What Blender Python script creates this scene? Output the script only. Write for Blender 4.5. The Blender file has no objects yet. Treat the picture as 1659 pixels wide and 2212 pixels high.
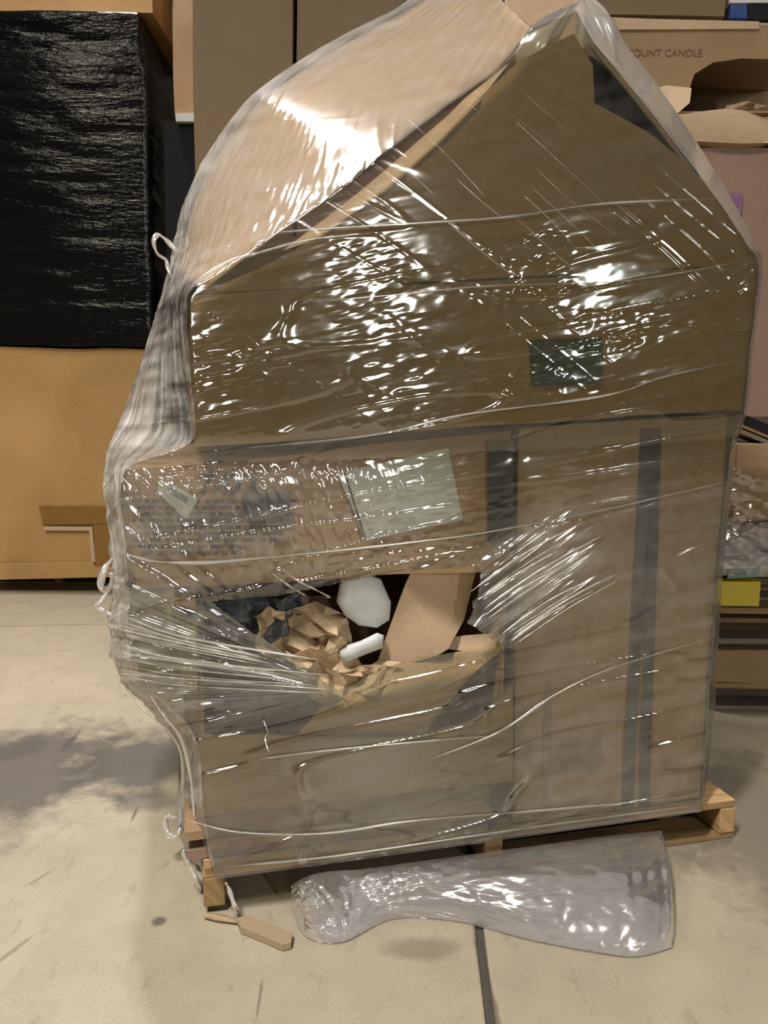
import bpy, bmesh, math, random
import numpy as np
from mathutils import Vector, Matrix

random.seed(7)
rng = np.random.default_rng(7)
sc = bpy.context.scene
C = bpy.context.collection

# ------------------------------------------------------------------ camera
IW, IH, FPX = 1659.0, 2212.0, 1664.0
CAM_H, PITCH, ROLL = 1.0, math.radians(7.5), math.radians(0.8)
fw = np.array([0, math.cos(PITCH), -math.sin(PITCH)])
r0 = np.array([1.0, 0, 0]); u0 = np.cross(r0, fw)
rt = math.cos(ROLL) * r0 + math.sin(ROLL) * u0
up = -math.sin(ROLL) * r0 + math.cos(ROLL) * u0
CAM = np.array([0, 0, CAM_H])
cd = bpy.data.cameras.new('camera'); cam = bpy.data.objects.new('camera', cd); C.objects.link(cam)
cd.sensor_fit = 'VERTICAL'; cd.sensor_height = 36.0; cd.lens = 36.0 * FPX / IH
cd.clip_start = 0.05; cd.clip_end = 100
cam.matrix_world = Matrix(((rt[0], up[0], -fw[0], 0), (rt[1], up[1], -fw[1], 0), (rt[2], up[2], -fw[2], CAM_H), (0, 0, 0, 1)))
sc.camera = cam

# ------------------------------------------------------------------ light
w = bpy.data.worlds.new('world'); sc.world = w; w.use_nodes = True
bg = w.node_tree.nodes['Background']; bg.inputs[0].default_value = (1.0, 0.93, 0.82, 1); bg.inputs[1].default_value = 0.05

def lamp(name, loc, size, power, target, col=(1.0, 0.93, 0.84), spread=150):
    l = bpy.data.lights.new(name, 'AREA'); l.shape = 'RECTANGLE'; l.size, l.size_y = size
    l.energy = power; l.color = col; l.spread = math.radians(spread)
    o = bpy.data.objects.new(name, l); C.objects.link(o); o.location = loc
    o.rotation_euler = (Vector(target) - Vector(loc)).to_track_quat('-Z', 'Y').to_euler()
    return o
lamp('unseen_lamp', (-1.3, -0.7, 4.8), (0.25, 1.3), 165, (-0.3, 1.0, 0.0), (1.0, 0.94, 0.85), 105)
lamp('unseen_lamp', (5.9, -9.6, 3.7), (0.2, 1.6), 190, (0.5, 1.4, 1.0), (1.0, 0.95, 0.86), 110)  # this and the next two: unseen low lamps added for film glints
lamp('unseen_lamp', (2.3, -10.0, 3.7), (0.2, 1.6), 50, (0.0, 1.4, 1.0), (1.0, 0.95, 0.86), 110)
lamp('unseen_lamp', (10.5, -8.6, 3.7), (0.2, 1.6), 28, (0.9, 1.6, 1.0), (0.95, 1.0, 0.92), 110)
lamp('unseen_lamp', (-2.7, 1.2, 5.0), (0.25, 1.3), 40, (-2.0, 3.0, 0.0), (1.0, 0.89, 0.72), 100)
lamp('unseen_lamp', (-1.6, 3.7, 5.0), (0.16, 0.9), 80, (-0.9, 2.6, 0.0), (1.0, 0.94, 0.92), 110)
lamp('unseen_lamp', (1.7, 3.1, 5.0), (0.25, 1.3), 55, (1.3, 2.4, 0.4), (1.0, 0.92, 0.80), 120)

sc.view_settings.view_transform = 'Standard'
sc.view_settings.look = 'None'
sc.view_settings.exposure = -0.66
sc.view_settings.gamma = 1.0
sc.view_settings.use_curve_mapping = False
sc.cycles.use_denoising = True
sc.cycles.transparent_max_bounces = 14
sc.cycles.max_bounces = 5
sc.cycles.diffuse_bounces = 3
sc.cycles.glossy_bounces = 2
sc.cycles.transmission_bounces = 2
sc.cycles.use_adaptive_sampling = True
sc.cycles.adaptive_threshold = 0.05
sc.cycles.adaptive_min_samples = 12
sc.cycles.sample_clamp_indirect = 4.0
sc.cycles.caustics_reflective = False
sc.cycles.caustics_refractive = False

# ------------------------------------------------------------------ projection helpers
LO = np.array([-0.3448, 1.4025, 0.0]); YAW = math.radians(14.54)
LU = np.array([math.cos(YAW), math.sin(YAW), 0]); LV = np.array([-math.sin(YAW), math.cos(YAW), 0]); LZ = np.array([0, 0, 1.0])
def ray(x, y): return fw + rt * (x - IW / 2) / FPX - up * (y - IH / 2) / FPX
def pv(x, y, v=0.0):                      # point of the load's upright plane v = const
    d = ray(x, y); t = (v - (CAM - LO) @ LV) / (d @ LV); return CAM + d * t
def pz(x, y, z=0.0):                      # point at a height
    d = ray(x, y); return CAM + d * (z - CAM_H) / d[2]
def pY(x, y, Y):                          # point of a world plane Y
    d = ray(x, y); return CAM + d * Y / d[1]
def L(u, v, z): return LO + LU * u + LV * v + LZ * z
def toL(p): q = p - LO; return np.array([q @ LU, q @ LV, q[2]])
def proj(P):
    d = P - CAM; k = d @ fw
    return IW / 2 + FPX * (d @ rt) / k, IH / 2 - FPX * (d @ up) / k

# ------------------------------------------------------------------ noise in numpy
def vnoise(x, y, seed=0):
    x = np.asarray(x, float); y = np.asarray(y, float)
    xi = np.floor(x).astype(np.int64); yi = np.floor(y).astype(np.int64); fx = x - xi; fy = y - yi
    fx = fx * fx * (3 - 2 * fx); fy = fy * fy * (3 - 2 * fy)
    def h(a, b):
        n = (a * 374761393 + b * 668265263 + seed * 1442695041) & 0xFFFFFFFF
        n = ((n ^ (n >> 13)) * 1274126177) & 0xFFFFFFFF
        return ((n ^ (n >> 16)) & 0xFFFF) / 32767.5 - 1.0
    return (h(xi, yi) * (1 - fx) + h(xi + 1, yi) * fx) * (1 - fy) + (h(xi, yi + 1) * (1 - fx) + h(xi + 1, yi + 1) * fx) * fy
def sstep(a, b, x): t = np.clip((x - a) / (b - a), 0, 1); return t * t * (3 - 2 * t)

# ------------------------------------------------------------------ materials
def new_mat(name):
    m = bpy.data.materials.new(name); m.use_nodes = True; nt = m.node_tree
    for n in list(nt.nodes): nt.nodes.remove(n)
    out = nt.nodes.new('ShaderNodeOutputMaterial'); return m, nt, out
def N(nt, t, **k):
    n = nt.nodes.new(t)
    for a, b in k.items(): setattr(n, a, b)
    return n
def inp(n, **k):
    for a, b in k.items(): n.inputs[a.replace('_', ' ')].default_value = b
def noise(nt, vec, scale, detail=3, rough=0.55, dist=0.0):
    n = N(nt, 'ShaderNodeTexNoise'); n.inputs['Scale'].default_value = scale; n.inputs['Detail'].default_value = detail
    n.inputs['Roughness'].default_value = rough; n.inputs['Distortion'].default_value = dist
    nt.links.new(vec, n.inputs['Vector']); return n.outputs['Fac']
def mapping(nt, vec, scale=(1, 1, 1), rot=(0, 0, 0), loc=(0, 0, 0)):
    n = N(nt, 'ShaderNodeMapping'); n.inputs['Scale'].default_value = scale; n.inputs['Rotation'].default_value = rot; n.inputs['Location'].default_value = loc
    nt.links.new(vec, n.inputs['Vector']); return n.outputs[0]
def ramp(nt, fac, stops):
    n = N(nt, 'ShaderNodeValToRGB'); e = n.color_ramp.elements
    while len(e) < len(stops): e.new(0.5)
    for el, (p, c) in zip(e, stops): el.position = p; el.color = (*c, 1) if len(c) == 3 else c
    nt.links.new(fac, n.inputs[0]); return n.outputs[0]
def mixc(nt, fac, a, b, mode='MIX'):
    n = N(nt, 'ShaderNodeMix', data_type='RGBA', blend_type=mode)
    for s, v in ((0, fac), (6, a), (7, b)):
        if hasattr(v, 'links'): nt.links.new(v, n.inputs[s])
        elif s == 0: n.inputs[0].default_value = v
        else: n.inputs[s].default_value = (*v, 1)
    return n.outputs[2]
def mathn(nt, op, a, b=0.0, clamp=False):
    n = N(nt, 'ShaderNodeMath', operation=op); n.use_clamp = clamp
    for i, v in enumerate((a, b)):
        if hasattr(v, 'links'): nt.links.new(v, n.inputs[i])
        else: n.inputs[i].default_value = v
    return n.outputs[0]

def card(name, col, var=0.14, rough=0.75, stretch=(2, 2, 5), bump=0.04):
    m, nt, out = new_mat(name)
    co = N(nt, 'ShaderNodeTexCoord').outputs['Object']
    n1 = noise(nt, co, 2.6, 4); n2 = noise(nt, mapping(nt, co, stretch), 14, 3); n3 = noise(nt, co, 160, 2)
    c = np.array(col)
    base = ramp(nt, n1, [(0.3, tuple(c * (1 - var))), (0.7, tuple(c * (1 + var)))])
    base = mixc(nt, 0.25, base, ramp(nt, n2, [(0.35, tuple(c * 0.86)), (0.65, tuple(c * 1.12))]))
    base = mixc(nt, 0.2, base, ramp(nt, n3, [(0.35, tuple(c * 0.75)), (0.65, tuple(c * 1.2))]))
    p = N(nt, 'ShaderNodeBsdfPrincipled'); nt.links.new(base, p.inputs['Base Color']); inp(p, Roughness=rough)
    b = N(nt, 'ShaderNodeBump'); inp(b, Strength=bump, Distance=0.01); nt.links.new(n2, b.inputs['Height']); nt.links.new(b.outputs[0], p.inputs['Normal'])
    nt.links.new(p.outputs[0], out.inputs[0]); return m
def plain(name, col, rough=0.6, metallic=0.0, var=0.08, scale=20):
    m, nt, out = new_mat(name)
    co = N(nt, 'ShaderNodeTexCoord').outputs['Object']; c = np.array(col)
    base = ramp(nt, noise(nt, co, scale, 3), [(0.3, tuple(c * (1 - var))), (0.7, tuple(c * (1 + var)))])
    p = N(nt, 'ShaderNodeBsdfPrincipled'); nt.links.new(base, p.inputs['Base Color']); inp(p, Roughness=rough, Metallic=metallic)
    nt.links.new(p.outputs[0], out.inputs[0]); return m
def wood(name, col):
    m, nt, out = new_mat(name)
    co = N(nt, 'ShaderNodeTexCoord').outputs['UV']; c = np.array(col)
    g = noise(nt, mapping(nt, co, (3, 45, 1)), 2.0, 4, 0.6, 0.6); d = noise(nt, co, 5, 3)
    base = ramp(nt, g, [(0.3, tuple(c * 0.62)), (0.5, tuple(c)), (0.72, tuple(c * 1.25))])
    base = mixc(nt, ramp(nt, d, [(0.5, (0, 0, 0)), (0.75, (0.7, 0.7, 0.7))]), base, tuple(c * 0.5))
    p = N(nt, 'ShaderNodeBsdfPrincipled'); nt.links.new(base, p.inputs['Base Color']); inp(p, Roughness=0.8)
    b = N(nt, 'ShaderNodeBump'); inp(b, Strength=0.4, Distance=0.004); nt.links.new(g, b.inputs['Height']); nt.links.new(b.outputs[0], p.inputs['Normal'])
    nt.links.new(p.outputs[0], out.inputs[0]); return m

def film(name, tint=(0.92, 0.9, 0.84), haze=0.1, gloss=0.16, rough=0.12, fine=None, white=(0.82, 0.8, 0.82), bump=0.6, dist=0.006, thick=None):
    """stretch film: clear plastic with a milky share that grows where layers bunch (attribute haze);
    where many layers lie over each other (attribute layers) it filters the light more"""
    m, nt, out = new_mat(name)
    at = N(nt, 'ShaderNodeAttribute', attribute_name='haze').outputs['Fac']
    nrm = None
    if fine:
        uv = N(nt, 'ShaderNodeTexCoord').outputs['UV']
        a = noise(nt, mapping(nt, uv, (fine[0], fine[1], 1)), 1.0, 2, 0.55, 0.3)
        bp = N(nt, 'ShaderNodeBump'); inp(bp, Strength=bump, Distance=dist); nt.links.new(a, bp.inputs['Height']); nrm = bp.outputs[0]
    tr = N(nt, 'ShaderNodeBsdfTransparent'); tr.inputs[0].default_value = (*tint, 1)
    if thick:
        ly = N(nt, 'ShaderNodeAttribute', attribute_name='layers').outputs['Fac']; nt.links.new(mixc(nt, ly, tint, thick), tr.inputs[0])
    df = N(nt, 'ShaderNodeBsdfDiffuse'); df.inputs[0].default_value = (*white, 1)
    tl = N(nt, 'ShaderNodeBsdfTranslucent'); tl.inputs[0].default_value = (*white, 1)
    milk = N(nt, 'ShaderNodeMixShader'); milk.inputs[0].default_value = 0.35
    nt.links.new(df.outputs[0], milk.inputs[1]); nt.links.new(tl.outputs[0], milk.inputs[2])
    hz = mathn(nt, 'ADD', at, haze, True)
    m1 = N(nt, 'ShaderNodeMixShader'); nt.links.new(hz, m1.inputs[0]); nt.links.new(tr.outputs[0], m1.inputs[1]); nt.links.new(milk.outputs[0], m1.inputs[2])
    gl = N(nt, 'ShaderNodeBsdfGlossy'); inp(gl, Roughness=rough); gl.inputs[0].default_value = (1, 1, 1, 1)
    fr = N(nt, 'ShaderNodeLayerWeight'); fr.inputs['Blend'].default_value = 0.25
    if nrm: nt.links.new(nrm, gl.inputs['Normal'])
    fac = mathn(nt, 'ADD', mathn(nt, 'MULTIPLY', fr.outputs['Fresnel'], 0.5), gloss, True)
    m2 = N(nt, 'ShaderNodeMixShader'); nt.links.new(fac, m2.inputs[0]); nt.links.new(m1.outputs[0], m2.inputs[1]); nt.links.new(gl.outputs[0], m2.inputs[2])
    nt.links.new(m2.outputs[0], out.inputs[0]); return m

M = {}
M['kraft'] = card('kraft_card', (0.44, 0.285, 0.155))
M['kraft_pale'] = card('kraft_card_pale', (0.50, 0.36, 0.235))
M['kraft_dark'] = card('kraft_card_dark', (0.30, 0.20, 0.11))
M['kraft_brown'] = card('kraft_card_brown', (0.165, 0.112, 0.062))
M['kraft_gold'] = card('kraft_card_gold', (0.44, 0.265, 0.10))
M['kraft_pink'] = card('kraft_card_pink', (0.26, 0.165, 0.122))
M['kraft_mid'] = card('kraft_card_mid', (0.29, 0.195, 0.105))
M['paper'] = card('crumpled_paper', (0.54, 0.405, 0.265), rough=0.6, bump=0.05)
M['foam'] = plain('white_foam', (0.62, 0.66, 0.66), 0.7)
M['label'] = plain('label_paper', (0.62, 0.66, 0.64), 0.35, var=0.06)
M['label_green'] = plain('label_dark', (0.10, 0.11, 0.075), 0.5)
M['tape_dark'] = plain('dark_strap', (0.055, 0.05, 0.042), 0.45)
M['tape_brown'] = plain('brown_tape', (0.25, 0.13, 0.03), 0.25)
M['ink'] = plain('ink', (0.03, 0.026, 0.034), 0.7)
M['ink_faint'] = plain('faint_ink', (0.17, 0.10, 0.045), 0.8)
M['ink_red'] = plain('red_ink', (0.30, 0.06, 0.04), 0.7)
M['ink_purple'] = plain('purple_ink', (0.20, 0.10, 0.20), 0.7)
M['wood'] = wood('pallet_wood', (0.46, 0.30, 0.14))
M['wood_dark'] = wood('pallet_wood_dark', (0.28, 0.18, 0.08))
M['wood_tan'] = wood('broken_wood', (0.36, 0.27, 0.17))
M['wood_grey'] = wood('pallet_wood_grey', (0.20, 0.17, 0.13))
M['cloth'] = plain('grey_cloth', (0.11, 0.115, 0.125), 0.55, scale=60, var=0.4)
M['blue'] = plain('blue_plastic', (0.02, 0.06, 0.25), 0.35)
M['black'] = plain('matte_black', (0.006, 0.006, 0.007), 0.95)
M['shade_black'] = plain('slot_shade', (0.02, 0.013, 0.007), 0.95)  # near-black colour that paints the shade inside the top carton
M['yellow'] = plain('yellow_plastic', (0.55, 0.43, 0.02), 0.4)
M['white'] = plain('white_plastic', (0.6, 0.6, 0.62), 0.4)
M['teal'] = plain('teal_print', (0.16, 0.25, 0.25), 0.5)
M['film'] = film('stretch_film', tint=(0.90, 0.88, 0.84), haze=0.0, gloss=0.11, rough=0.08, white=(0.78, 0.755, 0.72), thick=(0.55, 0.56, 0.435))
M['film_milk'] = film('stretch_film_bunched', tint=(0.95, 0.94, 0.9), haze=0.42, gloss=0.2, rough=0.16, white=(0.86, 0.83, 0.82))
M['film_edge'] = film('stretch_film_edge', tint=(0.93, 0.92, 0.88), haze=0.03, gloss=0.16, rough=0.2, white=(0.86, 0.84, 0.8))
M['bag'] = film('clear_bag', tint=(0.86, 0.85, 0.84), haze=0.36, gloss=0.12, rough=0.24, fine=(16, 26), bump=0.9, white=(0.72, 0.70, 0.72), dist=0.012)

def black_wrap():
    m, nt, out = new_mat('black_film')
    uv = N(nt, 'ShaderNodeTexCoord').outputs['UV']
    a = noise(nt, mapping(nt, uv, (14, 60, 1), (0, 0, -0.06)), 1.0, 4, 0.6, 0.2); b = noise(nt, mapping(nt, uv, (2, 14, 1)), 1.0, 3, 0.5, 0.3)
    h = mathn(nt, 'ADD', mathn(nt, 'MULTIPLY', a, 0.6), b)
    bp = N(nt, 'ShaderNodeBump'); inp(bp, Strength=0.42, Distance=0.02); nt.links.new(h, bp.inputs['Height'])
    p = N(nt, 'ShaderNodeBsdfPrincipled'); p.inputs['Base Color'].default_value = (0.006, 0.006, 0.006, 1); inp(p, Roughness=0.11); p.inputs['Specular IOR Level'].default_value = 0.24
    nt.links.new(bp.outputs[0], p.inputs['Normal']); nt.links.new(p.outputs[0], out.inputs[0]); return m
M['black_film'] = black_wrap()

def concrete():
    m, nt, out = new_mat('concrete')
    co = N(nt, 'ShaderNodeTexCoord').outputs['Object']
    n1 = noise(nt, co, 1.3, 4, 0.6, 0.4); n2 = noise(nt, co, 9, 5, 0.65); n3 = noise(nt, mapping(nt, co, (1, 0.35, 1)), 26, 3, 0.6); n4 = noise(nt, co, 220, 2)
    base = ramp(nt, n1, [(0.3, (0.31, 0.27, 0.195)), (0.55, (0.40, 0.35, 0.26)), (0.75, (0.47, 0.385, 0.30))])
    base = mixc(nt, ramp(nt, n2, [(0.42, (0, 0, 0)), (0.75, (0.55, 0.55, 0.55))]), base, (0.26, 0.225, 0.165))
    base = mixc(nt, ramp(nt, n3, [(0.60, (0, 0, 0)), (0.72, (0.5, 0.5, 0.5))]), base, (0.17, 0.14, 0.10))
    base = mixc(nt, 0.25, base, ramp(nt, n4, [(0.3, (0.25, 0.22, 0.16)), (0.7, (0.55, 0.49, 0.38))]))
    geo = N(nt, 'ShaderNodeNewGeometry').outputs['Position']
    warp = noise(nt, co, 7, 5, 0.7)
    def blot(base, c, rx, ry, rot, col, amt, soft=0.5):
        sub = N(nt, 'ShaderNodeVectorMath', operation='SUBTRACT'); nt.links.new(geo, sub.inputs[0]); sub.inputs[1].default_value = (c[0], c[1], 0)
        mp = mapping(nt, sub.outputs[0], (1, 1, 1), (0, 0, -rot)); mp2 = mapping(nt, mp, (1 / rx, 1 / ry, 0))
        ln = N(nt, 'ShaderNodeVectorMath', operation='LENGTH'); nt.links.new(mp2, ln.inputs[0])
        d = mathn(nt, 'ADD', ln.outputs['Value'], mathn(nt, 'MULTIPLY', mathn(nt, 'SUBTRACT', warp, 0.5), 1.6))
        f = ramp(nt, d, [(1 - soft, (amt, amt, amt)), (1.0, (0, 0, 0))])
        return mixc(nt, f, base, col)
    for (x, y, rx, ry, rot, amt) in ((40, 1670, .30, .40, 0.1, .85), (300, 1640, .24, .26, 0.5, .85), (330, 1730, .12, .07, 0, .6), (150, 1605, .012, .10, 0.05, .8), (345, 1990, .018, .018, 0, .85), (30, 1620, .1, .1, 0, .6)):
        base = blot(base, pz(x, y), rx, ry, rot, (0.085, 0.078, 0.072), amt)
    for (x, y, rx, ry, rot, amt) in ((1660, 1780, .34, .55, 0, .7), (290, 1760, .006, .05, 0.1, .8), (560, 2160, .004, .06, 0.05, .7), (80, 1900, .006, .05, -0.5, .5), (20, 2060, .006, .06, -0.4, .5), (900, 2050, .10, .04, 0, .5), (1050, 2120, .012, .2, 0.03, .8)):  # first, wide blot paints the dimmer light on the right floor into the colour
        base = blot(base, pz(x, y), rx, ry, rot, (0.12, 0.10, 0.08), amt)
    p = N(nt, 'ShaderNodeBsdfPrincipled'); nt.links.new(base, p.inputs['Base Color']); inp(p, Roughness=0.55)
    b = N(nt, 'ShaderNodeBump'); inp(b, Strength=0.25, Distance=0.004); nt.links.new(n2, b.inputs['Height']); nt.links.new(b.outputs[0], p.inputs['Normal'])
    nt.links.new(p.outputs[0], out.inputs[0]); return m
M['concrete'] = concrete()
M['joint'] = plain('joint_filler', (0.07, 0.06, 0.05), 0.9)

# ------------------------------------------------------------------ object helpers
ORG = {}
def org(p): return ORG.get(p.name, np.zeros(3)) if p else np.zeros(3)
def tag(o, label, cat, group=None, kind=None):
    if label: o['label'] = label
    if cat: o['category'] = cat
    if group: o['group'] = group
    if kind: o['kind'] = kind
    return o
def thing(name, label, cat, loc, group=None, kind=None):
    o = bpy.data.objects.new(name, None); C.objects.link(o); o.location = loc; o.empty_display_size = 0.1
    ORG[o.name] = np.array(loc, float); return tag(o, label, cat, group, kind)
def mesh(name, V, F, mat, parent=None, smooth=False, uv=None, haze=None, at=None, layers=None):
    V = np.asarray(V, float); me = bpy.data.meshes.new(name)
    o0 = org(parent) if parent else (np.array(at, float) if at is not None else V.mean(0) * np.array([1, 1, 0]) + np.array([0, 0, V[:, 2].min()]))
    if isinstance(F, np.ndarray):
        nf, k = F.shape; me.vertices.add(len(V)); me.vertices.foreach_set('co', (V - o0).astype(np.float32).ravel())
        me.loops.add(nf * k); me.loops.foreach_set('vertex_index', F.astype(np.int32).ravel()); me.polygons.add(nf)
        me.polygons.foreach_set('loop_start', np.arange(0, nf * k, k, dtype=np.int32)); me.update(calc_edges=True)
    else: me.from_pydata((V - o0).tolist(), [], [list(map(int, f)) for f in F])
    me.materials.append(M[mat] if isinstance(mat, str) else mat)
    if smooth: me.polygons.foreach_set('use_smooth', [True] * len(me.polygons))
    if uv is not None:
        l = me.uv_layers.new(name='UVMap'); li = np.empty(len(me.loops), np.int32); me.loops.foreach_get('vertex_index', li)
        l.data.foreach_set('uv', np.asarray(uv, np.float32)[li].ravel())
    if haze is not None:
        a = me.attributes.new('haze', 'FLOAT', 'POINT'); a.data.foreach_set('value', np.asarray(haze, np.float32))
    if layers is not None:
        a = me.attributes.new('layers', 'FLOAT', 'POINT'); a.data.foreach_set('value', np.asarray(layers, np.float32))
    me.update()
    o = bpy.data.objects.new(name, me); C.objects.link(o)
    if parent: o.parent = parent; ORG[o.name] = o0
    else: o.location = o0; ORG[o.name] = o0
    return o
HF = [(0, 3, 2, 1), (4, 5, 6, 7), (0, 1, 5, 4), (1, 2, 6, 5), (2, 3, 7, 6), (3, 0, 4, 7)]
def hexa(name, P, mat, parent=None, bevel=0.004, sub=0, dent=0.0, seed=0, grain=None):
    """P: eight world points, 4 of the front ring (ccw seen from outside) and 4 of the back; bevelled, optionally dented"""
    P = [Vector(p) for p in P]; bm = bmesh.new(); vs = [bm.verts.new(p) for p in P]
    fr = [(0, 1, 2, 3), (7, 6, 5, 4), (0, 4, 5, 1), (1, 5, 6, 2), (2, 6, 7, 3), (3, 7, 4, 0)]
    for f in fr: bm.faces.new([vs[i] for i in f])
    bmesh.ops.recalc_face_normals(bm, faces=bm.faces)
    if sub: bmesh.ops.subdivide_edges(bm, edges=bm.edges[:], cuts=sub, use_grid_fill=True)
    if dent:
        bm.normal_update()
        for v in bm.verts:
            p = v.co; k = float(vnoise(p.x * 5 + p.z * 3.1, p.z * 5 + p.y * 4, seed)) * dent
            v.co += v.normal * (k - dent * 0.5)
    elif bevel: bmesh.ops.bevel(bm, geom=bm.edges[:], offset=bevel, segments=2, affect='EDGES', profile=0.5)
    V = np.array([v.co[:] for v in bm.verts]); bm.verts.index_update(); F = [[v.index for v in f.verts] for f in bm.faces]; bm.free()
    uv = None
    if grain is not None:
        g = np.array(grain, float); g /= np.linalg.norm(g); c = V - V.mean(0); al = c @ g; rest = c - np.outer(al, g)
        uv = np.stack([al + seed * 1.7, rest.sum(1) + seed * 0.37], 1)
    o = mesh(name, V, F, mat, parent, smooth=bool(dent), uv=uv)
    if dent: o.data.set_sharp_from_angle(angle=math.radians(38))
    return o
def boxw(name, lo, hi, mat, parent=None, **k):          # axis aligned in the world
    (a, b, c), (d, e, f) = lo, hi
    return hexa(name, [(a, b, c), (d, b, c), (d, b, f), (a, b, f), (a, e, c), (d, e, c), (d, e, f), (a, e, f)], mat, parent, **k)
def boxl(name, lo, hi, mat, parent=None, **k):          # axis aligned in the load's frame
    (a, b, c), (d, e, f) = lo, hi
    return hexa(name, [L(*q) for q in ((a, b, c), (d, b, c), (d, b, f), (a, b, f), (a, e, c), (d, e, c), (d, e, f), (a, e, f))], mat, parent, **k)
def quad_px(q, v): return [pv(x, y, v) for x, y in q]
def prism(name, ring, off, mat, parent=None, smooth=False):
    """polygon ring (world points) with thickness off (vector)"""
    n = len(ring); R = np.array(ring); off = np.asarray(off, float); V = np.vstack([R, R + off])
    F = [list(range(n)), list(range(2 * n - 1, n - 1, -1))] + [[i, (i + 1) % n, n + (i + 1) % n, n + i] for i in range(n)]
    bm = bmesh.new(); vs = [bm.verts.new(p) for p in V]
    for f in F: bm.faces.new([vs[i] for i in f])
    bmesh.ops.recalc_face_normals(bm, faces=bm.faces); bmesh.ops.triangulate(bm, faces=[f for f in bm.faces if len(f.verts) > 4])
    bm.verts.index_update(); V = np.array([v.co[:] for v in bm.verts]); F = [[v.index for v in f.verts] for f in bm.faces]; bm.free()
    return mesh(name, V, F, mat, parent, smooth)
def grid_faces(nr, nc, wrap=False):
    i, j = np.meshgrid(np.arange(nr - 1), np.arange(nc if wrap else nc - 1), indexing='ij'); k = (j + 1) % nc
    return np.stack([i * nc + j, i * nc + k, (i + 1) * nc + k, (i + 1) * nc + j], -1).reshape(-1, 4)
def catmull(P, n):
    P = np.asarray(P, float); m = len(P); t = np.linspace(0, m - 1, n); i = np.clip(np.floor(t).astype(int), 0, m - 2); f = (t - i)[:, None]
    a, b, c, d = P[np.clip(i - 1, 0, m - 1)], P[i], P[i + 1], P[np.clip(i + 2, 0, m - 1)]
    return 0.5 * ((2 * b) + (c - a) * f + (2 * a - 5 * b + 4 * c - d) * f ** 2 + (3 * b - a - 3 * c + d) * f ** 3)
def lerp_poly(P, n):
    P = np.asarray(P, float); t = np.linspace(0, len(P) - 1, n); i = np.clip(np.floor(t).astype(int), 0, len(P) - 2); f = (t - i)[:, None]
    return P[i] * (1 - f) + P[i + 1] * f
def slab_sheet(name, A, thick, mat, parent=None, smooth=True, uvs=None, haze=None):
    """A: grid (nr,nc,3) of world points made into a solid sheet of a given thickness"""
    nr, nc, _ = A.shape; du = np.gradient(A, axis=1); dv = np.gradient(A, axis=0); n = np.cross(du, dv); n /= np.linalg.norm(n, axis=2, keepdims=True) + 1e-9
    V = np.vstack([A.reshape(-1, 3), (A - n * thick).reshape(-1, 3)]); k = nr * nc; f = grid_faces(nr, nc); F = [*f.tolist(), *(f[:, ::-1] + k).tolist()]
    idx = np.arange(k).reshape(nr, nc); loop = list(idx[0, :]) + list(idx[1:, -1]) + list(idx[-1, -2::-1]) + list(idx[-2:0:-1, 0])
    for a, b in zip(loop, loop[1:] + loop[:1]): F.append([b, a, a + k, b + k])
    uv = None if uvs is None else np.vstack([uvs, uvs])
    return mesh(name, V, F, mat, parent, smooth, uv=uv, haze=None if haze is None else np.concatenate([haze, haze]))
def tube(P, R, sides=7, flat=1.0, nrm=None):
    P = np.asarray(P, float); R = np.broadcast_to(R, len(P)); T = np.gradient(P, axis=0); T /= np.linalg.norm(T, axis=1, keepdims=True) + 1e-9
    n = np.array([0, 0, 1.0]) if nrm is None else np.asarray(nrm, float)
    S = np.cross(T, n); S /= np.linalg.norm(S, axis=1, keepdims=True) + 1e-9; Q = np.cross(S, T); a = np.linspace(0, 2 * np.pi, sides, endpoint=False)
    V = P[:, None] + R[:, None, None] * (np.cos(a)[None, :, None] * S[:, None] + flat * np.sin(a)[None, :, None] * Q[:, None])
    F = grid_faces(len(P), sides, True).tolist() + [list(range(sides))[::-1], [(len(P) - 1) * sides + i for i in range(sides)]]
    uv = np.stack([np.repeat(np.linspace(0, 1, len(P)) * 0.4, sides), np.tile(a * 0.01, len(P))], 1)
    return V.reshape(-1, 3), F, uv
def text_mesh(name, body, p0, xdir, zdir, height, mat, parent, lift=0.0015, stretch=1.0, bold=0.0):
    cu = bpy.data.curves.new('txt', 'FONT'); cu.body = body; cu.size = 1.0; cu.offset = bold
    to = bpy.data.objects.new('txt', cu); C.objects.link(to); bpy.context.view_layer.update()
    me = to.to_mesh(); V = np.array([v.co[:] for v in me.vertices]); F = [list(p.vertices) for p in me.polygons]; to.to_mesh_clear()
    bpy.data.objects.remove(to); bpy.data.curves.remove(cu)
    x = np.array(xdir, float); x /= np.linalg.norm(x); z = np.array(zdir, float); z -= (z @ x) * x; z /= np.linalg.norm(z); n = np.cross(x, z)
    k = height / 0.7
    W_ = np.array(p0) + np.outer(V[:, 0] * k * stretch, x) + np.outer(V[:, 1] * k, z) + n * lift
    return mesh(name, W_, F, mat, parent)

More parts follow.
